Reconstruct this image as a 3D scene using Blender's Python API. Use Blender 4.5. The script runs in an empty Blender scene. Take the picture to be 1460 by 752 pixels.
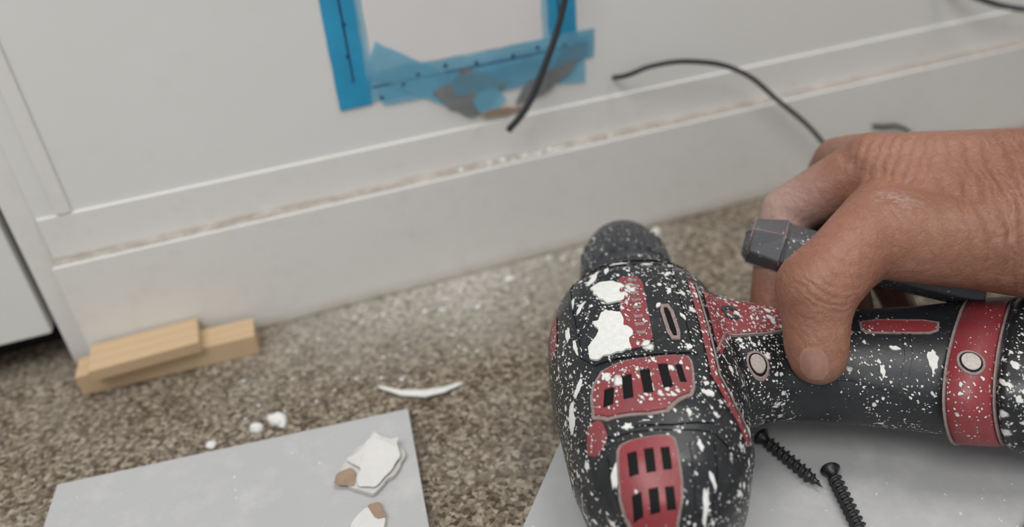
import bpy, bmesh, math, random
from mathutils import Vector, Matrix, geometry, noise
from mathutils.bvhtree import BVHTree
random.seed(4)
scene=bpy.context.scene
scene.view_settings.view_transform='Standard'
COL=scene.collection
def V(x,y,z): return Vector((x,y,z))/1000.0

# ---------------------------------------------------------------- helpers
def obj_from_bm(name,bm,mat=None,smooth=True,parent=None):
    bmesh.ops.recalc_face_normals(bm,faces=bm.faces[:])
    me=bpy.data.meshes.new(name); bm.to_mesh(me); bm.free()
    if smooth:
        for p in me.polygons: p.use_smooth=True
    ob=bpy.data.objects.new(name,me); COL.objects.link(ob)
    if mat: me.materials.append(mat)
    if parent: ob.parent=parent
    return ob
def empty(name):
    e=bpy.data.objects.new(name,None); e.empty_display_size=.02; COL.objects.link(e); return e
def bake(ob):
    dg=bpy.context.evaluated_depsgraph_get(); dg.update()
    me=bpy.data.meshes.new_from_object(ob.evaluated_get(dg))
    ob.modifiers.clear(); ob.data=me
    for p in me.polygons: p.use_smooth=True
    return ob
def bvh_of(ob):
    bm=bmesh.new(); bm.from_mesh(ob.data); t=BVHTree.FromBMesh(bm); bm.free(); return t
def remesh(ob,vox,it=6,fac=.5):
    m=ob.modifiers.new('r','REMESH'); m.mode='VOXEL'; m.voxel_size=vox; m.use_smooth_shade=True
    s=ob.modifiers.new('s','SMOOTH'); s.iterations=it; s.factor=fac
    return bake(ob)
def bevel(ob,w,seg=2):
    m=ob.modifiers.new('b','BEVEL'); m.width=w; m.segments=seg; m.limit_method='ANGLE'
    return ob
def ring(bm,c,a,b,rp,rn,rb,e=2.0,n=48,ribs=None):
    vs=[]
    for i in range(n):
        t=2*math.pi*i/n; ct,st=math.cos(t),math.sin(t)
        x=abs(ct)**(2/e)*(1 if ct>=0 else -1); y=abs(st)**(2/e)*(1 if st>=0 else -1)
        k=1.0
        if ribs: k=1+ribs[0]*(1 if math.sin(ribs[1]*t)>0 else 0)
        vs.append(bm.verts.new(c+a*(x*(rp if x>=0 else rn)*k)+b*(y*rb*k)))
    return vs
def skin(bm,rings,caps=True):
    n=len(rings[0])
    for r0_,r1_ in zip(rings,rings[1:]):
        for i in range(n): bm.faces.new((r0_[i],r0_[(i+1)%n],r1_[(i+1)%n],r1_[i]))
    if caps: bm.faces.new(rings[0][::-1]); bm.faces.new(rings[-1])
def hull(bm,balls,sub=3):
    tmp=bmesh.new()
    for c,r in balls:
        bmesh.ops.create_icosphere(tmp,subdivisions=sub,radius=r,matrix=Matrix.Translation(c))
    bmesh.ops.convex_hull(tmp,input=tmp.verts[:])
    loose=[v for v in tmp.verts if not v.link_faces]
    bmesh.ops.delete(tmp,geom=loose,context='VERTS')
    me=bpy.data.meshes.new('t'); tmp.to_mesh(me); tmp.free(); bm.from_mesh(me); bpy.data.meshes.remove(me)
def pip(p,poly):
    c=False; n=len(poly); x,y=p
    for i in range(n):
        x1,y1=poly[i]; x2,y2=poly[i-1]
        if (y1>y)!=(y2>y) and x<(x2-x1)*(y-y1)/(y2-y1)+x1: c=not c
    return c
def resample(poly,step):
    out=[]
    for i in range(len(poly)):
        a=Vector(poly[i]); b=Vector(poly[(i+1)%len(poly)]); k=max(1,int((b-a).length/step))
        for j in range(k): out.append(tuple(a.lerp(b,j/k)))
    return out
def rounded(poly,it=2):
    for _ in range(it):
        o=[]
        for i in range(len(poly)):
            a=Vector(poly[i]); b=Vector(poly[(i+1)%len(poly)]); o+=[tuple(a.lerp(b,.2)),tuple(a.lerp(b,.8))]
        poly=o
    return poly
def conform(name,outline,holes,org,ax,ay,az,bv,h,mat,parent=None,step=1.2,skirt=None,far=.15):
    """thin moulded panel (mm outline) that follows the surface under it"""
    outs=[resample(outline,step)]+[resample(q,step) for q in holes]
    pts=[];edges=[]
    for o in outs:
        s0=len(pts); pts+=[Vector(p) for p in o]; edges+=[(s0+i,s0+(i+1)%len(o)) for i in range(len(o))]
    xs=[p[0] for p in outline]; ys=[p[1] for p in outline]
    x=min(xs)+step/2
    while x<max(xs):
        y=min(ys)+step/2
        while y<max(ys):
            if pip((x,y),outline) and not any(pip((x,y),q) for q in holes): pts.append(Vector((x+.01*math.sin(y*7),y)))
            y+=step
        x+=step
    vs,es,fs,_,_,_=geometry.delaunay_2d_cdt(pts,edges,[],0,1e-5)
    bm=bmesh.new(); mv=[]
    for p in vs:
        o=org+(ax*p[0]+ay*p[1])/1000
        hit=bv.ray_cast(o+az*far,-az,far*2)[0]
        mv.append(None if hit is None else bm.verts.new(hit+az*(h/1000)))
    for t in fs:
        c=sum((vs[i] for i in t),Vector((0,0)))/len(t)
        if pip(c,outline) and not any(pip(c,q) for q in holes) and all(mv[i] for i in t):
            try: bm.faces.new([mv[i] for i in t])
            except ValueError: pass
    bmesh.ops.delete(bm,geom=[v for v in bm.verts if not v.link_faces],context='VERTS')
    sk=h+.6 if skirt is None else skirt
    be=[e for e in bm.edges if len(e.link_faces)==1]
    r=bmesh.ops.extrude_edge_only(bm,edges=be)
    for v in [g for g in r['geom'] if isinstance(g,bmesh.types.BMVert)]: v.co-=az*(sk/1000)
    ob=obj_from_bm(name,bm,mat,True,parent)
    m=ob.modifiers.new('es','EDGE_SPLIT'); m.split_angle=math.radians(50)
    return ob
def strip(pl,w):
    pl=[Vector(p) for p in pl]; a=[];b=[]
    for i,p in enumerate(pl):
        d=(pl[min(i+1,len(pl)-1)]-pl[max(i-1,0)]).normalized(); n=Vector((-d.y,d.x))*(w/2)
        a.append(tuple(p+n)); b.append(tuple(p-n))
    return a+b[::-1]
def box(name,x0,x1,y0,y1,z0,z1,m,bv=0,parent=None):
    bm=bmesh.new(); bmesh.ops.create_cube(bm,size=1)
    for v in bm.verts: v.co=V(x0+(v.co.x+.5)*(x1-x0),y0+(v.co.y+.5)*(y1-y0),z0+(v.co.z+.5)*(z1-z0))
    o=obj_from_bm(name,bm,m,False,parent)
    if bv: bevel(o,bv/1000)
    return o
def prism(name,poly,z0,z1,m,bv=0,parent=None,axis='z'):
    bm=bmesh.new()
    T=(lambda x,y,z:V(x,y,z)) if axis=='z' else (lambda x,y,z:V(x,z,y))
    a=[bm.verts.new(T(x,y,z0)) for x,y in poly]; b=[bm.verts.new(T(x,y,z1)) for x,y in poly]
    n=len(poly); bm.faces.new(a[::-1]); bm.faces.new(b)
    for i in range(n): bm.faces.new((a[i],a[(i+1)%n],b[(i+1)%n],b[i]))
    o=obj_from_bm(name,bm,m,False,parent)
    if bv: bevel(o,bv/1000)
    return o
def tube(name,pts,r,m,parent=None):
    bm=bmesh.new(); rs=[]
    for i,p in enumerate(pts):
        d=(pts[min(i+1,len(pts)-1)]-pts[max(i-1,0)]).normalized(); x=d.orthogonal().normalized(); y=d.cross(x)
        rs.append(ring(bm,p,x,y,r/1000,r/1000,r/1000,2,8))
    skin(bm,rs); return obj_from_bm(name,bm,m,True,parent)

# ---------------------------------------------------------------- material tools
class N:
    def __init__(s,name):
        s.m=bpy.data.materials.new(name); s.m.use_nodes=True; s.t=s.m.node_tree; s.b=s.t.nodes['Principled BSDF']
        s.tc=s.t.nodes.new('ShaderNodeTexCoord').outputs['Object']
    def lk(s,a,b): s.t.links.new(a,b)
    def put(s,sock,v):
        if hasattr(v,'links'): s.lk(v,sock)
        else: sock.default_value=v
    def math(s,op,a,b=0.0,clamp=False):
        n=s.t.nodes.new('ShaderNodeMath'); n.operation=op; n.use_clamp=clamp; s.put(n.inputs[0],a); s.put(n.inputs[1],b); return n.outputs[0]
    def noise(s,scale,detail=3,rough=.5,vec=None,dist=0):
        n=s.t.nodes.new('ShaderNodeTexNoise'); n.inputs['Scale'].default_value=scale; n.inputs['Detail'].default_value=detail
        n.inputs['Roughness'].default_value=rough; n.inputs['Distortion'].default_value=dist; s.lk(vec or s.tc,n.inputs['Vector']); return n
    def voro(s,scale,vec=None,feat='F1'):
        n=s.t.nodes.new('ShaderNodeTexVoronoi'); n.feature=feat; n.inputs['Scale'].default_value=scale; s.lk(vec or s.tc,n.inputs['Vector']); return n
    def ramp(s,fac,stops):
        n=s.t.nodes.new('ShaderNodeValToRGB'); e=n.color_ramp.elements
        while len(e)<len(stops): e.new(.5)
        for el,(p,c) in zip(e,stops): el.position=p; el.color=(*c,1) if len(c)==3 else c
        s.put(n.inputs[0],fac); return n.outputs[0]
    def step(s,fac,a,b): return s.ramp(fac,[(a,(0,0,0)),(b,(1,1,1))])
    def mix(s,f,a,b):
        n=s.t.nodes.new('ShaderNodeMix'); n.data_type='RGBA'; s.put(n.inputs[0],f)
        s.put(n.inputs[6],a if hasattr(a,'links') else (*a,1)); s.put(n.inputs[7],b if hasattr(b,'links') else (*b,1)); return n.outputs[2]
    def mapping(s,loc=(0,0,0),rot=(0,0,0),sc=(1,1,1),vec=None):
        n=s.t.nodes.new('ShaderNodeMapping'); n.inputs['Location'].default_value=loc; n.inputs['Rotation'].default_value=rot; n.inputs['Scale'].default_value=sc
        s.lk(vec or s.tc,n.inputs['Vector']); return n.outputs[0]
    def vadd(s,a,b,k):
        n=s.t.nodes.new('ShaderNodeVectorMath'); n.operation='MULTIPLY_ADD'; s.lk(b,n.inputs[0]); n.inputs[1].default_value=(k,k,k); s.lk(a,n.inputs[2]); return n.outputs[0]
    def dist(s,p):
        n=s.t.nodes.new('ShaderNodeVectorMath'); n.operation='DISTANCE'; s.lk(s.tc,n.inputs[0]); n.inputs[1].default_value=p; return n.outputs['Value']
    def dot(s,p):
        n=s.t.nodes.new('ShaderNodeVectorMath'); n.operation='DOT_PRODUCT'; s.lk(s.tc,n.inputs[0]); n.inputs[1].default_value=p; return n.outputs['Value']
    def sep(s):
        n=s.t.nodes.new('ShaderNodeSeparateXYZ'); s.lk(s.tc,n.inputs[0]); return n.outputs
    def bump(s,h,strength,dist,prev=None):
        n=s.t.nodes.new('ShaderNodeBump'); n.inputs['Strength'].default_value=strength; n.inputs['Distance'].default_value=dist
        s.lk(h,n.inputs['Height'])
        if prev: s.lk(prev,n.inputs['Normal'])
        return n.outputs[0]
    def out(s,col=None,rough=None,normal=None,spec=None):
        if col is not None: s.put(s.b.inputs['Base Color'],col if hasattr(col,'links') else (*col,1))
        if rough is not None: s.put(s.b.inputs['Roughness'],rough)
        if normal is not None: s.lk(normal,s.b.inputs['Normal'])
        if spec is not None: s.b.inputs['Specular IOR Level'].default_value=spec
        return s.m
def plain(name,col,rough=.5,spec=.5,nz=.0,sc=200):
    n=N(name); c=col
    if nz:
        k=n.noise(sc,4,.6).outputs[0]; c=n.mix(k,tuple(x*(1-nz) for x in col),tuple(min(1,x*(1+nz)) for x in col))
    return n.out(c,rough,None,spec)
def splat(name,base,rough=.42,dens=0.0,spec=.5,grain=.4,base2=None,side=.16,dustk=.25,crust=.0):
    n=N(name)
    p=n.noise(420,3,.6).outputs['Color']; v=n.vadd(n.tc,p,.0020)
    p2=n.noise(130,2,.5).outputs['Color']; v=n.vadd(v,p2,.0030)
    v=n.mapping(rot=(0,0,math.radians(-20)),sc=(1,.62,1),vec=v)
    low=n.noise(26,4,.65).outputs[0]; lo=n.math('MULTIPLY',n.math('SUBTRACT',low,.5),1.7)
    g_=n.math('MULTIPLY',n.math('SUBTRACT',n.dot((.94,-.34,0)),.186),40,True)
    g_=n.math('MULTIPLY',g_,side)
    mask=None
    for scale,t,k,cap,sd in ((105,.70,.9,.34,0),(260,.61,.85,.42,1),(560,.54,.95,.42,1),(1000,.50,1.0,.42,1)):
        vo=n.voro(scale,v); sp=n.t.nodes.new('ShaderNodeSeparateColor'); n.lk(vo.outputs['Color'],sp.inputs[0])
        q=n.math('ADD',n.math('SUBTRACT',sp.outputs[0],t-dens),lo)
        if sd: q=n.math('ADD',q,g_)
        rr=n.math('MINIMUM',n.math('MULTIPLY',q,k),cap)
        mk=n.math('MULTIPLY',n.math('SUBTRACT',rr,vo.outputs['Distance']),12,True)
        mask=mk if mask is None else n.math('MAXIMUM',mask,mk)
    if crust:
        cn=n.step(n.noise(75,6,.72,n.mapping(loc=(.3,.1,0),rot=(0,0,math.radians(-20)),sc=(1,.6,1))).outputs[0],.66-crust*.1,.685-crust*.1)
        mask=n.math('MAXIMUM',mask,cn)
    g=n.noise(900,3,.7).outputs[0]; b2=base2 or tuple(min(1,x*2.4+.015) for x in base)
    dust=n.math('MULTIPLY',n.step(n.noise(60,5,.75).outputs[0],.48,.75),dustk)
    bc=n.mix(n.math('MULTIPLY',g,grain),base,b2); bc=n.mix(dust,bc,tuple(.5*x+.075 for x in base))
    scr=n.step(n.noise(140,6,.85,n.mapping(rot=(0,0,.6),sc=(1,3,1))).outputs[0],.61,.67)
    bc=n.mix(n.math('MULTIPLY',scr,.3),bc,(.30,.29,.28))
    mb=n.noise(500,4,.7).outputs[0]
    col=n.mix(mask,bc,n.mix(mb,(.52,.51,.48),(.90,.90,.88)))
    ro=n.math('ADD',n.math('MULTIPLY',mask,.3),rough)
    mh=n.math('ADD',mask,n.math('MULTIPLY',n.math('MULTIPLY',mask,mb),.8))
    nb=n.bump(mh,1.0,.0005,n.bump(g,.3,.00025))
    return n.out(col,ro,nb,spec)

rubber=splat('rubber_splattered',(.0055,.007,.009),.33,0.02,crust=.3)
rubber2=splat('handle_rubber',(.008,.0095,.012),.42,-.13,grain=.55,side=0,dustk=.15)
batm=splat('battery_plastic',(.006,.0075,.009),.34,0.04,side=0,crust=.8)
redm=splat('red_plastic_splattered',(.20,.018,.026),.42,.02,grain=.7,base2=(.33,.085,.09),dustk=.5)
redc=splat('red_plastic',(.22,.018,.026),.38,-.12,grain=.7,base2=(.31,.065,.07),side=0,dustk=.4)
chuckm=splat('chuck_metal',(.020,.022,.026),.36,-.06,grain=.6)
leverm=splat('lever_plastic',(.055,.055,.060),.36,-.16,grain=.8,side=0)
whitep=plain('dried_plaster',(.72,.72,.69),.8,.2,.2,400)
blackm=plain('slot_shade_black',(.006,.006,.007),.7,.2)  # black fill: shade inside slots and screw recesses, put into the colour
edgem=plain('worn_edge',(.27,.20,.19),.6,.3,.7,700)
steel=plain('steel',(.40,.35,.32),.4,.7,.5,800)

# skin
n=N('skin')
big=n.noise(30,4,.6).outputs[0]; fine=n.noise(700,4,.75).outputs[0]; mid=n.noise(120,5,.7).outputs[0]
c=n.mix(n.step(big,.35,.65),(.262,.112,.068),(.345,.163,.108))
c=n.mix(n.math('MULTIPLY',n.step(mid,.35,.7),.5),c,(.20,.080,.048))
red=n.math('SUBTRACT',1.0,n.math('MULTIPLY',n.dist((.205,-.190,.105)),28),True)
c=n.mix(n.math('MULTIPLY',red,.25),c,(.40,.16,.115))
dustm=n.math('MULTIPLY',n.step(n.noise(300,6,.85).outputs[0],.54,.8),.4)
di=n.math('SUBTRACT',1.0,n.math('MULTIPLY',n.dist((.214,-.145,.084)),28),True)
dj=n.math('SUBTRACT',1.0,n.math('MULTIPLY',n.dist((.222,-.205,.118)),85),True)
dn_=n.step(n.noise(220,5,.8).outputs[0],.45,.62)
dustm=n.math('ADD',dustm,n.math('MULTIPLY',di,.65),True)
dustm=n.math('ADD',dustm,n.math('MULTIPLY',n.math('MULTIPLY',dj,dn_),.8),True)
c=n.mix(dustm,c,(.56,.44,.41))
wv=n.vadd(n.mapping(rot=(0,0,.45),sc=(1,.42,.7)),n.noise(200,3).outputs['Color'],.005)
cr=n.voro(230,wv,'DISTANCE_TO_EDGE').outputs['Distance']
crm=n.math('MULTIPLY',cr,4,True)
cr2=n.math('MULTIPLY',n.voro(560,n.vadd(n.tc,n.noise(400,3).outputs['Color'],.002),'DISTANCE_TO_EDGE').outputs['Distance'],5,True)
c=n.mix(n.math('MULTIPLY',n.math('SUBTRACT',1.0,crm,True),.13),c,(.12,.045,.028))
nb=n.bump(n.noise(45,3,.5).outputs[0],.5,.004); nb=n.bump(mid,.3,.0012,nb); nb=n.bump(fine,.35,.0003,nb); nb=n.bump(crm,.26,.0004,nb); nb=n.bump(cr2,.25,.00025,nb)
def wrinkle(p,rad,rot,sc,amt,prev,D=.0014):
    w=n.t.nodes.new('ShaderNodeTexWave'); w.wave_type='BANDS'; w.bands_direction='X'; w.inputs['Scale'].default_value=sc; w.inputs['Distortion'].default_value=4; w.inputs['Detail'].default_value=3; w.inputs['Detail Scale'].default_value=1.5
    n.lk(n.mapping(rot=rot),w.inputs['Vector'])
    k=n.math('MULTIPLY',n.math('SUBTRACT',1.0,n.math('DIVIDE',n.dist(p),rad),True),1.8,True)
    return n.bump(n.math('MULTIPLY',w.outputs[1],k),amt,D,prev)
nb=wrinkle((.272,-.232,.118),.050,(0,.3,.55),48,.7,nb,.0014)
nb=wrinkle((.180,-.226,.104),.017,(0,1.35,.3),120,.3,nb,.0009)
nb=wrinkle((.240,-.180,.124),.022,(0,0,.9),75,.35,nb,.001)
n.b.inputs['Subsurface Weight'].default_value=.08; n.b.inputs['Subsurface Radius'].default_value=(.006,.002,.001); n.b.inputs['Subsurface Scale'].default_value=.5
skinm=n.out(c,.48,nb,.45)
nailm=plain('nail',(.34,.18,.135),.34,.45,.35,300)

# wall
n=N('painted_wall')
a=n.noise(7,4,.6).outputs[0]; b=n.noise(60,5,.7).outputs[0]
c=n.mix(a,(.68,.68,.655),(.75,.75,.735)); c=n.mix(n.math('MULTIPLY',n.step(b,.55,.8),.12),c,(.52,.48,.42))
wallm=n.out(c,.55,n.bump(n.noise(500,3,.6).outputs[0],.08,.0004),.3)
n=N('painted_trim')
a=n.noise(9,4,.6).outputs[0]; b=n.noise(90,5,.7).outputs[0]
c=n.mix(a,(.69,.675,.64),(.76,.75,.725)); c=n.mix(n.math('MULTIPLY',n.step(b,.52,.75),.22),c,(.52,.46,.38))
z_=n.sep()[2]; lowm=n.math('SUBTRACT',1.0,n.math('MULTIPLY',z_,110),True)
c=n.mix(n.math('MULTIPLY',n.math('MULTIPLY',lowm,b),1.2),c,(.42,.34,.25))
trimm=n.out(c,.5,n.bump(b,.12,.0006),.35)
n=N('dusty_ledge')
a=n.noise(70,5,.75).outputs[0]
ledgem=n.out(n.ramp(a,[(.3,(.30,.265,.225)),(.5,(.40,.365,.325)),(.72,(.56,.53,.49))]),.9,n.bump(a,.4,.001),.1)
patchm=plain('patch_wall',(.72,.695,.685),.6,.3,.04,40)
darkm=plain('gap_shade',(.02,.018,.017),.9,.1)  # near-black colour stands in for shade in the door gaps
# carpet
n=N('speckled_carpet')
a=n.noise(360,4,.75).outputs[0]; b=n.voro(480); sp=n.t.nodes.new('ShaderNodeSeparateColor'); n.lk(b.outputs['Color'],sp.inputs[0])
k=n.math('ADD',n.math('MULTIPLY',a,.65),n.math('MULTIPLY',sp.outputs[0],.35))
c=n.ramp(k,[(.30,(.060,.045,.032)),(.43,(.135,.107,.079)),(.56,(.225,.184,.138)),(.70,(.39,.34,.27))])
xyz=n.sep()
near=n.math('SUBTRACT',1.0,n.math('MULTIPLY',n.math('ABSOLUTE',n.math('ADD',xyz[1],.008)),12),True)
lx=n.math('SUBTRACT',1.0,n.math('MULTIPLY',n.math('ABSOLUTE',n.math('SUBTRACT',xyz[0],.09)),6.0),True)
dn=n.step(n.noise(200,5,.8).outputs[0],.36,.62)
dd=n.math('MULTIPLY',n.math('MULTIPLY',n.math('MULTIPLY',near,lx),1.4),dn,True)
base=n.math('MULTIPLY',n.step(n.noise(16,4,.6).outputs[0],.45,.8),.22)
c=n.mix(n.math('ADD',dd,base,True),c,(.48,.455,.41))
carpet=n.out(c,.95,n.bump(k,.8,.0012),.1)
# boards / wood
n=N('drywall_paper')
a=n.noise(14,4,.6).outputs[0]; b=n.noise(1100,2,.7).outputs[0]
c=n.mix(a,(.40,.40,.40),(.47,.47,.47)); 
vo=n.voro(260,n.vadd(n.tc,n.noise(500,2).outputs['Color'],.002)); sp=n.t.nodes.new('ShaderNodeSeparateColor'); n.lk(vo.outputs['Color'],sp.inputs[0])
mk=n.math('MULTIPLY',n.math('SUBTRACT',n.math('MULTIPLY',n.math('SUBTRACT',sp.outputs[0],.78),1.0),vo.outputs['Distance']),14,True)
dsm=n.math('MULTIPLY',n.step(n.noise(45,5,.7).outputs[0],.50,.75),.4)
c=n.mix(n.math('MAXIMUM',mk,dsm),c,(.64,.63,.61))
boardm=n.out(c,.7,n.bump(b,.15,.0002),.3)
n=N('pine')
w=n.t.nodes.new('ShaderNodeTexWave'); w.wave_type='BANDS'; w.bands_direction='Y'; w.inputs['Scale'].default_value=40; w.inputs['Distortion'].default_value=2.5; w.inputs['Detail'].default_value=3
n.lk(n.mapping(sc=(.12,1,1)),w.inputs['Vector'])
c=n.mix(w.outputs[1],(.54,.385,.235),(.59,.43,.27)); c=n.mix(n.math('MULTIPLY',n.noise(90,4,.7).outputs[0],.4),c,(.45,.32,.19))
pinem=n.out(c,.65,n.bump(w.outputs[1],.1,.0003),.3)
kraft=plain('kraft_paper',(.32,.23,.165),.85,.1,.3,300)
greyp=plain('grey_torn_paper',(.19,.20,.205),.7,.2,.35,120)
wire=plain('black_cable',(.018,.02,.022),.4,.5)
phos=plain('black_phosphate',(.012,.011,.012),.42,.6,.4,900)
ink=plain('pen_ink',(.02,.05,.12),.6,.3)
def tape(name,col,alpha):
    n=N(name); a=n.noise(180,4,.7).outputs[0]; b=n.noise(35,3,.6).outputs[0]
    c=n.mix(n.step(b,.35,.65),tuple(x*.9 for x in col),tuple(min(1,x*1.1) for x in col))
    m=n.out(c,.55,n.bump(a,.4,.0006),.3); n.b.inputs['Alpha'].default_value=alpha; return m
tapeL=tape('tape_light',(.20,.52,.70),.46); tapeD=tape('tape_dark',(.04,.37,.63),.74)

# ---------------------------------------------------------------- camera
f=Vector((0.241,0.805,-0.542)).normalized(); r0=Vector((0.958,-0.287,0)).normalized(); u0=r0.cross(f)
R=(0.9955*r0-0.095*u0).normalized(); Uu=R.cross(f).normalized(); C=V(0,-420,280)
cam=bpy.data.cameras.new('camera'); co=bpy.data.objects.new('camera',cam); COL.objects.link(co)
co.matrix_world=Matrix((( R.x,Uu.x,-f.x,C.x),(R.y,Uu.y,-f.y,C.y),(R.z,Uu.z,-f.z,C.z),(0,0,0,1)))
cam.sensor_width=36; cam.lens=36*1146/1460; cam.clip_start=.01; scene.camera=co
cam.dof.use_dof=True; cam.dof.focus_distance=.315; cam.dof.aperture_fstop=4.4

# ---------------------------------------------------------------- room
box('floor',-1000,1500,-1300,400,-20,0,carpet)
box('baseboard_back',-125,1500,-4,30,0,70,trimm,1.0)
box('trim_1',-125,1500,5.6,30,70,94,trimm,.6)
box('trim_2',-115,-107.5,5.2,30,94,900,trimm,.8)
box('trim_3',-138.5,-115,8,40,0,900,trimm,1.0)
box('wall_back',-125,1500,7,40,60,900,wallm)
box('wall_patch',58,162,6.7,12,137,330,patchm)
box('trim_ledge',-124.5,1500,-2.9,6,69,70.5,ledgem,.2)
box('door_1',-700,-142.5,9,40,24,900,wallm,1.2)
box('door_shade_backing',-700,-130,40,60,0,900,darkm)  # added dark sheet behind the door, shade painted as colour
# ---------------------------------------------------------------- tape on the wall
tp=empty('painters_tape')
def wp(name,poly,y,m,th=.15): return prism(name,poly,y-th,y,m,0,tp,'y')
def jag(poly,a=.5,st=4):
    return [(x+random.uniform(-a,a),y+random.uniform(-a,a)) for x,y in resample(poly,st)]
wp('strip_left',jag([(40,330),(38.5,119),(55.5,120),(58.5,330)],.25,8),6.6,tapeD)
wp('strip_left_under',jag([(43,330),(42,128),(60,128),(61,330)],.3,8),6.8,tapeL)
wp('strip_bottom',jag([(56,137),(120,136.5),(191,138),(190,121),(120,120),(54,120)],.4,6),6.4,tapeL)
wp('strip_bottom_lower',jag([(60,124),(115,122),(184,124),(184,106),(150,112),(116,110),(100,116),(62,117)],.5,5),6.2,tapeL)
wp('strip_bottom_double',jag([(60,131),(100,129),(150,133),(186,135),(185,124),(130,120),(62,121)],.5,5),6.3,tapeL)
wp('strip_right',jag([(162,330),(163,140),(170,128),(180,126),(178.5,330)],.3,8),6.6,tapeD)
wp('strip_right_under',jag([(158,330),(159,136),(176,136),(175,330)],.3,8),6.75,tapeL)
wp('flap',jag([(64,153),(86,138),(106,125),(96,110),(70,127),(55,137)],.4,5),6.0,tapeL)
wp('corner',jag([(39,133),(57,133),(56,119),(38.5,119)],.3,5),6.1,tapeD)
wp('torn_grey_left',jag([(91,119),(99,108),(112,99),(119,101),(128,110),(135,116),(124,122),(110,130),(103,124)],.8,4),5.7,greyp,.4)
wp('torn_grey_right',jag([(138,102),(150,103),(161,107),(176,117),(186,129),(175,131),(168,124),(157,118),(145,112)],.8,4),5.7,greyp,.4)
wp('torn_blue',jag([(113,108),(118,118),(128,115),(133,107),(126,100),(117,101)],.6,4),5.2,tapeL,.2)
wp('torn_brown',jag([(116,100),(124,102),(134,101),(145,101),(143,97),(131,97),(122,98)],.8,3),5.2,kraft,.5)
wp('strip_over_torn',jag([(100,126),(140,128),(188,133),(187,124),(150,116),(104,114)],.5,5),5.0,tape('tape_sheer',(.18,.48,.66),.28))
wp('pen_line_left',[(49,330),(48.2,160),(48.0,128),(48.9,128),(49.3,160),(50.2,330)],6.4,ink,.1)
wp('pen_line_right',[(169,330),(168.5,135),(169.6,135),(170.2,330)],6.4,ink,.1)
wp('pen_line_bottom',[(58,129),(120,129.6),(186,130),(186,129.4),(120,129),(58,128.4)],6.1,ink,.1)
for x,z in ((48,148),(49,165),(62,122),(75,127),(84,131),(100,133),(118,131),(140,131),(155,133),(172,131),(180,130)):
    bm=bmesh.new(); bmesh.ops.create_uvsphere(bm,u_segments=10,v_segments=6,radius=.0011,matrix=Matrix.Translation(V(x,6.0,z))@Matrix.Diagonal((1,.35,1,1))); obj_from_bm('tape_hole',bm,ink,True,tp)

# ---------------------------------------------------------------- cables
def cable(name,pts,r):
    cu=bpy.data.curves.new(name,'CURVE'); cu.dimensions='3D'; cu.bevel_depth=r/1000; cu.bevel_resolution=4; cu.resolution_u=16; cu.use_fill_caps=True
    s=cu.splines.new('BEZIER'); s.bezier_points.add(len(pts)-1)
    for b,p in zip(s.bezier_points,pts): b.co=V(*p); b.handle_left_type=b.handle_right_type='AUTO'
    ob=bpy.data.objects.new(name,cu); COL.objects.link(ob); cu.materials.append(wire); return ob
cable('electrical_cable',[(185,2,280),(174,-6,190),(166,-9,158),(152,-12,128),(138,-14,106),(127,-13,95)],1.9)
cable('electrical_cable',[(202,5,106),(206,-2,108.5),(220,-9,114),(246,-13,113),(278,-15,101),(306,-18,77),(330,-20,55),(356,-22,25),(378,-26,3)],1.5)
cable('electrical_cable',[(440,4,126),(464,-6,113),(503,-10,100),(560,-14,92),(640,-12,70),(700,-14,3)],1.9)
cable('electrical_cable',[(392,4,36),(400,-6,35),(416,-8,32),(424,-12,26),(430,-18,3)],1.4)

# ---------------------------------------------------------------- boards, wood
prism('drywall_board',[(126,-129),(-4,-281),(194,-450),(324,-298)],0.1,12,boardm,.5)
prism('drywall_board',[(-134,-98),(30,-117),(13,-266),(-151,-247)],0.1,8,boardm,.5)
def rot(poly,c,a):
    ca,sa=math.cos(a),math.sin(a); return [(c[0]+(x*ca-y*sa),c[1]+(x*sa+y*ca)) for x,y in poly]
def rect(w,d): return [(-w/2,-d/2),(w/2,-d/2),(w/2,d/2),(-w/2,d/2)]
prism('wood_offcut',rot(rect(95,18),(-84,-16.5),-.05),0.1,13,pinem,.4)
prism('wood_offcut',rot(rect(57,25),(-94,-18.5),.02),13.05,20,pinem,.4)

# ---------------------------------------------------------------- drill
DU=Vector((.34,.94,0)).normalized(); DV=Vector((.94,-.34,0)).normalized(); DZ=Vector((0,0,1)); DO=V(127.5,-180.5,49)
HD=Vector((.909,-.417,0)).normalized(); HN=Vector((.417,.909,0)).normalized(); HA=V(150,-188,49)
def L(u,v,w=0): return DO+(DU*u+DV*v+DZ*w)/1000
drill=empty('power_drill')
bm=bmesh.new()
sec=[(58,-21,21,21,2.1),(52,-24,24,23.5,2.2),(44,-26,26,25.5,2.3),(40,-30,30,29.5,2.4),(26,-38,35,34.5,2.6),(8,-42,37,36,2.7),(-12,-42,37,36,2.7),(-35,-39,36,35,2.6),(-60,-36,32,33,2.5),(-80,-31,25,28,2.4),(-93,-22,15,20,2.2),(-99,-10,4,9,2)]
rs=[]
for u,a,b,rw,e in sec:
    c=L(u,(a+b)/2); rr=(b-a)/2000; rs.append(ring(bm,c,DV,DZ,rr,rr,rw/1000,e,64))
skin(bm,rs)
hs=[(-20,30,30,25),(0,36,36,27),(14,31,32,24),(30,25,27,21),(60,22.5,30,20),(90,24,35,21),(112,27,39,22.5),(130,27,40,22.5)]
skin(bm,[ring(bm,HA+HD*(s/1000),HN,DZ,rp/1000,rn/1000,rw/1000,2.3,64) for s,rp,rn,rw in hs])
body=obj_from_bm('drill_housing',bm,rubber,parent=drill); remesh(body,.0013,9)
body.data.materials.clear(); body.data.materials.append(rubber); body.data.materials.append(rubber2)
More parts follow.
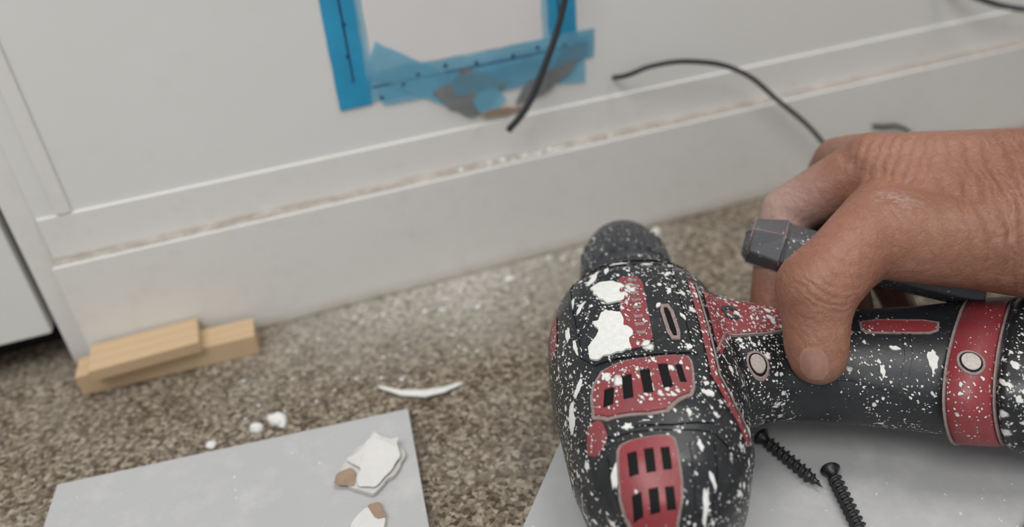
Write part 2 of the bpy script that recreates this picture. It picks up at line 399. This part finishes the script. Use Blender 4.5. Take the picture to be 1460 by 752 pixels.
for p in body.data.polygons:
    d=p.center-HA
    if d.dot(HD)>.034+.004*noise.noise(p.center*120): p.material_index=1
bv=bvh_of(body)
bm=bmesh.new()
rs=[]
for u,r in [(50,20),(54,23),(58,23.4),(59,22),(61,22),(62,23),(84,21.8),(88,20.5),(96,18),(99,14),(99.2,7),(94,6.5)]:
    rs.append(ring(bm,L(u,0),DV,DZ,r/1000,r/1000,r/1000,2,144,(.045,24) if 61.5<u<86 else None))
skin(bm,rs); o=obj_from_bm('chuck',bm,chuckm,parent=drill); m=o.modifiers.new('es','EDGE_SPLIT'); m.split_angle=math.radians(35)
for k in range(3):
    a=k*2.094; bm=bmesh.new(); c=L(98,0)+(DV*math.cos(a)+DZ*math.sin(a))*.0035
    bmesh.ops.create_cone(bm,cap_ends=True,segments=8,radius1=.003,radius2=.0022,depth=.009,matrix=Matrix.Translation(c)@DU.to_track_quat('Z','Y').to_matrix().to_4x4()); obj_from_bm('jaw_%d'%(k+1),bm,steel,False,drill)
def hring(name,ss,m):
    bm=bmesh.new(); rr=[]
    for s,rp,rn,rw,e in ss:
        c=HA+HD*(s/1000); q=ring(bm,c,HN,DZ,rp/1000,rn/1000,rw/1000,e,72)
        for v in q:
            d=v.co-c; v.co+=HD*(.56*d.dot(HN)-.002-.38*d.z)
        rr.append(q)
    skin(bm,rr); return obj_from_bm(name,bm,m,parent=drill)
band=hring('red_band',[(112,26,38,21.5,2.3),(113,27.8,40,23.4,2.3),(128,28.4,41,23.8,2.3),(129,27,39,22,2.3)],redc); bvb=bvh_of(band)
for s0 in (111.2,129):
    hring('band_edge',[(s0,26,38,21.5,2.3),(s0+.2,28,40.3,23.6,2.3),(s0+.8,28.2,40.5,23.7,2.3),(s0+1.0,26,38,21.5,2.3)],edgem)
bat=hring('battery',[(130,26,38,21,2.4),(132,28,41,24,2.6),(135,29,42,25,2.8),(178,30,43,27,3),(186,28,40,25,3)],batm); bvt=bvh_of(bat)
def pan(name,outl,holes,h,m,rd=1,**k): return conform(name,rounded(outl,rd) if rd else outl,holes,DO,DU,DV,DZ,bv,h,m,drill,**k)
def slot(u,v,lu,lv,sk=0): return rounded([(u-lu,v-lv+sk),(u-lu,v+lv+sk),(u+lu,v+lv-sk),(u+lu,v-lv-sk)],1)
# upper label
pan('label_red',[(18,-10.5),(17,0),(-8,-.5),(-29,-1),(-31,-12),(-6,-11.5)],[],.7,redm)
bl=lambda pts,a=.9,st=2.5:[(x+random.uniform(-a,a),y+random.uniform(-a,a)) for x,y in resample(pts,st)]
pan('label_white',bl([(14,-22),(16,-13),(10,-8),(5,-10),(1,-9),(-2,-14),(3,-20)],1.1,2),[],.9,whitep,1)
pan('label_white_b',bl([(-5,-17),(-8,-11),(-14,-12),(-20,-9),(-31,-10),(-32,-24),(-25,-27),(-20,-22),(-12,-22)],1.3,2),[],.9,whitep,1)
for k,(u,v) in enumerate([(14,-4),(9,-4),(4,-4.3),(-1,-4.5),(-6,-4.5),(-12,-4.8),(-17,-5),(-22,-5)]):
    pan('lettering_%d'%k,[(u-1.2,v-1.6),(u-.9,v+1.7),(u+.9,v+1.6),(u+.5,v-.2),(u+1.1,v-1.8)],[],.95,edgem,0,step=.9)
pan('slot_frame',slot(-15.5,7.2,11,2.6,.5),[slot(-15.5,7.2,9,1.2,.5)],.6,edgem,0)
pan('slot_shade_fill',slot(-15.5,7.2,9.2,1.3,.5),[],.15,blackm,0)  # black inset painted as the shade down in the slot
pan('slot_frame_b',slot(-16,-19,5,2.2),[slot(-16,-19,3.6,1.1)],.7,edgem,0)
# vent A
oA=[(-46,-26),(-38,-20),(-36,9.5),(-40,11),(-54,9),(-57,3),(-63,-3),(-60,-26)]
rc=lambda u,v,lu,lv,sk=0:[(u-lu,v-lv+sk),(u-lu,v+lv+sk),(u+lu,v+lv-sk),(u+lu,v-lv-sk)]
sA=[rc(-52.5,-20.5,4.0,1.8,-.6),rc(-50,-13.5,5.8,1.8,-.3),rc(-48.5,-6.5,6.0,1.8),rc(-46.5,.5,6.0,1.8,.2),rc(-45.5,6.2,4.6,1.2,.3)]
pan('vent_edge_side',[(x*1.0+(1.0 if x>-50 else -1.0),y+(1.0 if y>-8 else -1.0)) for x,y in oA],[],.55,edgem)
pan('vent_side',oA,sA,1.3,redm,step=1.0)
for i,s_ in enumerate(sA): pan('vent_side_shade_%d'%i,s_,[],.7,blackm,0)
# vent B
oB=[(-72.5,-17.5),(-72,-3),(-74,-.5),(-90,-.5),(-98,-4),(-98,-14),(-90,-20),(-75,-19.5)]
sB=[rc(-80,-15.2,3.6,1.6),rc(-80,-9.6,3.8,1.6),rc(-80,-4.2,3.6,1.5),rc(-91,-15,2.8,1.6),rc(-91,-9.6,3.0,1.6),rc(-91,-4.4,2.9,1.5)]
pan('vent_edge_rear',[(x+(.9 if x>-80 else 0),y+(.9 if y>-8 else -.9)) for x,y in oB],[],.5,edgem)
pan('vent_rear',oB,sB,1.3,redc,step=1.0)
for i,s_ in enumerate(sB): pan('vent_rear_shade_%d'%i,s_,[],.7,blackm,0)
# V stripe and neck panel
pan('neck_stripe',strip([(16,21),(8,20.5),(-18,20),(-44,19),(-58,23),(-65,27)],2.6),[],.9,redm,0)
pan('neck_stripe_edge',strip([(16,23.2),(8,22.7),(-18,22.2),(-43,21.2),(-56,25),(-63,29)],.8),[],1.0,edgem,0)
pan('neck_panel',[(14,26),(13,44),(8,62),(-5,59),(-9,46),(-12,31),(-30,25),(-30,23.4),(6,25)],[],.9,redm)
pan('neck_panel_edge',strip([(-30,22.8),(-13,30),(-10,46),(-6.2,60)],.8),[],1.1,edgem,0)
pan('neck_emblem',[(4,31),(6,35),(3,39),(-3,38),(-4,33)],[[(2.5,33),(3,36),(0,37),(-2,34.5)]],1.6,chuckm)
pan('side_red',[(-59,-29),(-60,-24),(-68,-22),(-72,-26),(-68,-30)],[],.7,redm,2)
pan('side_red_front',[(12,-40),(12,-37),(-12,-38),(-12,-41)],[],.7,redm,1)
pan('grip_red',[(-3,88),(-8,116),(-14,113),(-12,98),(-10,86)],[],.8,redc)
pan('grip_red_edge',[(-2.1,87),(-6.9,117.5),(-15.2,113.6),(-12.8,98),(-10.7,85.2)],[],.45,edgem)
# rubber ribs / seams
for i,(pl,w_,h_) in enumerate([
    ([(37,-28),(38,0),(37,27)],1.6,.8),([(31,-30),(32,-10),(31,15)],1.0,.5),
    ([(30,-29),(20,-31),(0,-31),(-26,-29),(-34,-24),(-34,0),(-33,14)],1.2,.7),
    ([(-34,14),(0,14.5),(30,15)],1.2,.6),
    ([(-66,-14),(-67,0),(-65,16),(-58,20)],1.4,.8),([(-62,-32),(-68,-20),(-69,0),(-69,14),(-75,22)],1.0,.6),
    ([(-74,5),(-84,5),(-94,4)],1.2,.6),([(-72,14),(-84,13),(-92,10)],1.2,.6),([(-74,-24),(-84,-23),(-92,-20)],1.2,.6),
    ([(-27,62),(-29,76),(-36,95),(-41,104)],.9,.5),([(-5,66),(-12,70),(-27,72),(-40,68)],.8,.4),([(-12,101),(-24,98),(-44,88)],.8,.45),([(-10,104),(-24,101),(-44,91)],.8,.45)]):
    pan('rib_%d'%i,strip(rounded(pl,0),w_),[],h_,rubber if i<9 else rubber2,0)
# screws in housing
def hs_screw(p,b,r=4.0):
    circ=lambda q:[(q*math.cos(t*math.pi/9),q*math.sin(t*math.pi/9)) for t in range(18)]
    conform('screw_boss',circ(r+1.0),[],p,DU,DV,DZ,b,.6,edgem,drill)
    conform('screw_shade_ring',circ(r+.1),[],p,DU,DV,DZ,b,.75,blackm,drill)  # black disc, painted shade around the screw head
    conform('screw_head',circ(r-.6),[],p,DU,DV,DZ,b,1.0,steel,drill)
hs_screw(L(-23,41),bv,3.6); hs_screw(V(228,-251,49),bvb,4.0)
# big paint splats
def blob(u,v,a,b,t,k=14):
    o=[]
    for i in range(k):
        q=2*math.pi*i/k; rr=random.uniform(.5,1.25); x=a*math.cos(q)*rr; y=b*math.sin(q)*rr
        o.append((u+x*math.cos(t)-y*math.sin(t),v+x*math.sin(t)+y*math.cos(t)))
    return rounded(o,1)
for i,(u,v,a,b,t) in enumerate([(-49,-34,8,1.3,0),(-80,-20.5,6,1.6,.5),(-92,7,5,1.1,.2),(-86,11,3,1.0,-.4),(-66,-15,1.3,2.4,0),(-66,-9,1.1,1.8,.3),(-69,1,.9,1.5,0),
      (-27,107,5,2.0,.3),(2,-27,4,1.3,.5),(-10,-33,5,1.0,0),(-20,-3,1.5,.9,0),(20,12,3,1.1,.6),(-53,15,1.6,2.4,0),(-40,38,2.4,.9,.2),(-33,60,.8,2.8,-.3),(-28,88,2.4,1.0,.2),(-20,95,.9,2.0,.5),(26,-14,4,1.4,.2),(30,4,1.4,3,0),(-30,12,1.6,1.3,0),(-75,8,2.4,1.2,0),
      (22,-20,6,1.6,.4),(8,-30,4,1.0,.1),(-20,-30,5,1.2,-.2),(-40,-31,3,1.4,.3),(34,-8,1.2,4,.1),(-5,4,2,.8,.4),(5,10,3,.8,.2),(-12,13,2.5,.9,-.3)]):
    conform('paint_splat_%d'%i,blob(u,v,a,b,t),[],DO,DU,DV,DZ,bv,.45,whitep,drill,step=.9)
for x,y,a,b in ((244,-276,8,5),(254,-277,6,6),(249,-268,5,3),(262,-250,3,4),(236,-280,6,3)):
    conform('paint_splat_battery',blob(0,0,a,b,random.random()),[],V(x,y,49),HD,HN,DZ,bvt,.5,whitep,drill)
# lever
bm=bmesh.new()
P0=V(199,-157,79);P1=V(268,-219,69); d=(P1-P0).normalized(); sd=d.cross(Vector((0,0,1))).normalized(); up=sd.cross(d)
LS=[(-8,5.5,7,-1),(-5,9.5,10.5,0),(9,13.5,12,0),(11,12.6,11,0),(26,11,10,0),(32,8,8,0),(60,8,8,0),(92,9,8,0)]
rs=[ring(bm,P0+d*(t/1000)+up*(o_/1000),sd,up,a/1000,a/1000,b/1000,2,6) for t,a,b,o_ in LS]
hexes=[[v.co.copy() for v in r_] for r_ in rs]
skin(bm,rs); o=obj_from_bm('trigger_lever',bm,leverm,False,parent=drill); bevel(o,.0008)
tube('lever_edge',hexes[1]+[hexes[1][0]],.45,edgem,drill)
tube('lever_edge',hexes[2]+[hexes[2][0]],.35,edgem,drill)
for i in (1,2,4,5): tube('lever_edge',[hexes[0][i],hexes[1][i],hexes[2][i]],.35,edgem,drill)

# ---------------------------------------------------------------- hand
bm=bmesh.new()
def chain(pts):
    for a,b in zip(pts,pts[1:]): hull(bm,[(V(*a[:3]),a[3]/1000),(V(*b[:3]),b[3]/1000)])
def tri(*pts): hull(bm,[(V(*a[:3]),a[3]/1000) for a in pts])
iM=(246,-165,110,14.5); mM=(257,-144,101,13); rM=(264,-124,91,12); pM=(272,-110,77,11)
wr=(300,-218,110,24); wu=(322,-190,98,22); cm=(252,-222,100,19); tm=(212,-205,104,16)
tri(iM,mM,wr,wu); tri(mM,rM,wu,wr); tri(rM,pM,wu)
chain([(244,-166,115,11.5),(262,-184,119,9.5),(300,-214,124,12)])
tri(cm,wr,(280,-234,94,20)); tri(cm,tm); tri(cm,iM,wr); tri(tm,(240,-183,102,13),cm); tri((228,-188,98,12),(262,-200,95,18),cm)
chain([tm,(197,-209,98,15),(185,-212,93,16)]); chain([(185,-212,93,16),(182,-217,84,13.2),(179,-223,75,12.4),(178,-226,71,11.2)])
chain([iM,(218,-148,86,12),(205,-161,64,10.5),(196,-171,44,9)])
chain([mM,(240,-146,70,10.5),(228,-165,50,9.5),(216,-181,41,8.5)])
chain([rM,(258,-138,60,10),(248,-162,46,9),(237,-184,40,8)])
chain([pM,(274,-132,53,9.5),(267,-164,45,8),(257,-190,42,7)])
tri(wr,wu,(370,-245,125,30),(392,-215,115,28)); tri((370,-245,125,30),(392,-215,115,28),(520,-300,170,42))
hand=obj_from_bm('human_hand',bm,skinm); remesh(hand,.0013,8)
hand.data.materials.clear(); hand.data.materials.append(skinm)
bvh=bvh_of(hand)
td=Vector((-6,-14,-22)).normalized(); nn=Vector((-.66,-.62,.25)); nn=(nn-td*nn.dot(td)).normalized(); nx=td.cross(nn)
ov=[(5.2*math.copysign(abs(math.cos(t*math.pi/12))**.8,math.cos(t*math.pi/12)),6.6*math.copysign(abs(math.sin(t*math.pi/12))**.8,math.sin(t*math.pi/12))) for t in range(24)]
conform('thumb_nail',ov,[],V(177.8,-226.8,69),nx,td,nn,bvh,.25,nailm,hand,step=1.0,skirt=.7,far=.03)

# ---------------------------------------------------------------- drywall screws
def screw(head,tip,zc):
    a=V(*head,zc+1.2); b=V(*tip,zc); d=(b-a); ln=d.length; d.normalize(); x=d.orthogonal().normalized(); y=d.cross(x)
    bm=bmesh.new(); rs=[]; nseg=20
    def rg(t,rf):
        c=a+d*t; return [bm.verts.new(c+(x*math.cos(q)+y*math.sin(q))*rf(q)) for q in [2*math.pi*i/nseg for i in range(nseg)]]
    for t,r in ((-.0002,.0012),(0,.0038),(.0006,.0042),(.002,.0030),(.0038,.0019)): rs.append(rg(t,lambda q,r=r:r))
    t=.0045; pitch=.0029
    while t<ln:
        k=1.0 if t<ln-.007 else max(.06,(ln-t)/.007)
        def rf(q,t=t,k=k):
            ph=((t/pitch-q/(2*math.pi))%1.0); th=max(0,1-abs(ph-.5)/.25)
            return (.0019+.0013*th)*k
        rs.append(rg(t,rf)); t+=.00029
    skin(bm,rs); return obj_from_bm('drywall_screw',bm,phos)
screw((169,-209),(176,-243),15.2); screw((184,-236.5),(173,-274),15.2); screw((234,-287),(248,-312),15.2)

# ---------------------------------------------------------------- debris
def lump(bm,x,y,z,r,fl=.5):
    res=bmesh.ops.create_icosphere(bm,subdivisions=2,radius=1)
    s=(random.uniform(.7,1.3),random.uniform(.7,1.3),fl*random.uniform(.7,1.2)); off=Vector((random.random()*50,0,0)); a=random.random()*6
    for v in res['verts']:
        p=v.co.copy(); p*=1+.45*noise.noise(p*1.3+off); p=Vector((p.x*s[0],p.y*s[1],p.z*s[2])); p.rotate(Matrix.Rotation(a,3,'Z'))
        v.co=V(x,y,z)+p*(r/1000); v.co.z=max(v.co.z,z/1000)
bm=bmesh.new()
for x,y,r in ((-44,-91,4.2),(-33,-89,4.5),(-31,-92,3),(-66,-93,3.0),(117,-21,3.6),(224,-11,4.2),(90,-40,1.6),(60,-30,1.5),(33,-85,1.2)): lump(bm,x,y,0,r,.8)
for i in range(140): lump(bm,random.gauss(100,60),-6-abs(random.gauss(0,22)),0,random.uniform(.4,1.2),.6)
for i in range(60): lump(bm,random.uniform(-60,110),random.uniform(-85,-30),0,random.uniform(.3,.9),.5)
obj_from_bm('plaster_debris',bm,whitep)
bm=bmesh.new()
for i in range(45): lump(bm,random.gauss(150,28),random.uniform(-2,3),70.55,random.uniform(.4,1.2) if i>5 else 2.2,.7)
obj_from_bm('ledge_crumbs',bm,whitep)
bm=bmesh.new()
for i in range(60): lump(bm,random.uniform(180,290),random.uniform(-310,-260),12.05,random.uniform(.2,.55),.5)
obj_from_bm('plaster_crumbs',bm,whitep)
# curled plaster shaving
bm=bmesh.new(); rs=[]
pts=[(20,-87,.8),(30,-98,2.6),(41,-104,3.4),(51,-105,2.4),(62,-103,.6)]
for i in range(33):
    t=i/32*(len(pts)-1); k=min(int(t),len(pts)-2); q=t-k
    p=[pts[k][j]*(1-q)+pts[k+1][j]*q for j in range(3)]
    rs.append([bm.verts.new(V(p[0]+sx*0.2,p[1]+sx*p[2]*.8,zz+.5+1.5*math.sin(i/32*3.14))) for sx,zz in ((-1,.1),(-.3,.9),(1,1.4),(1,1.0),(0,.3))])
skin(bm,rs); obj_from_bm('plaster_shaving',bm,whitep)
plw=plain('paper_white',(.64,.63,.60),.7,.2,.12,120); plg=plain('plaster_core',(.54,.52,.49),.85,.1,.2,300)
def slab(name,poly,z0,th,m,par,tilt=0,a=1.2):
    p=prism(name,rounded(bl(poly,a,3.5),1),z0,z0+th,m,.4,par)
    for v in p.data.vertices:
        v.co.z+=tilt*(v.co.x*1000+10)/1000*.05+ (0.0012*noise.noise(v.co*120) if tilt else 0)
    return p
ch=empty('torn_drywall_piece')
slab('plaster_core',[(-9,-150),(-3,-139),(13,-131),(20,-140),(21,-150),(15,-159),(3,-166),(-6,-160)],8.1,2.6,plg,ch)
slab('paper_face',[(-4,-143),(11,-132),(20,-141),(19,-152),(13,-158),(5,-165),(-3,-160),(0,-152)],10.9,1.0,plw,ch,1)
slab('paper_torn',[(-12,-155),(-9,-149),(-3,-147),(-1,-152),(-4,-159)],10.8,.6,kraft,ch,1)
ch=empty('torn_drywall_piece')
slab('plaster_core',[(-10,-179),(-2,-173),(5,-177),(4,-187),(-8,-189)],8.1,2.4,plw,ch)
slab('paper_torn',[(-1,-171),(4,-173),(5,-182),(1,-180)],10.6,.5,kraft,ch)

# ---------------------------------------------------------------- light
w=bpy.data.worlds.new('world'); scene.world=w; w.use_nodes=True
w.node_tree.nodes['Background'].inputs[0].default_value=(.95,.975,1,1); w.node_tree.nodes['Background'].inputs[1].default_value=.54
def area(name,loc,target,size,power,col):
    l=bpy.data.lights.new(name,'AREA'); l.shape='RECTANGLE'; l.size=size[0]; l.size_y=size[1]; l.energy=power; l.color=col
    o=bpy.data.objects.new(name,l); COL.objects.link(o); o.location=loc
    o.rotation_euler=(Vector(target)-Vector(loc)).to_track_quat('-Z','Y').to_euler()
area('window_light',(-.6,-.9,1.6),(.1,-.15,0),(.9,.7),15,(1,.985,.96))
area('ceiling_light',(.6,-.3,1.9),(.2,-.1,0),(.7,.7),12,(1,.975,.94))
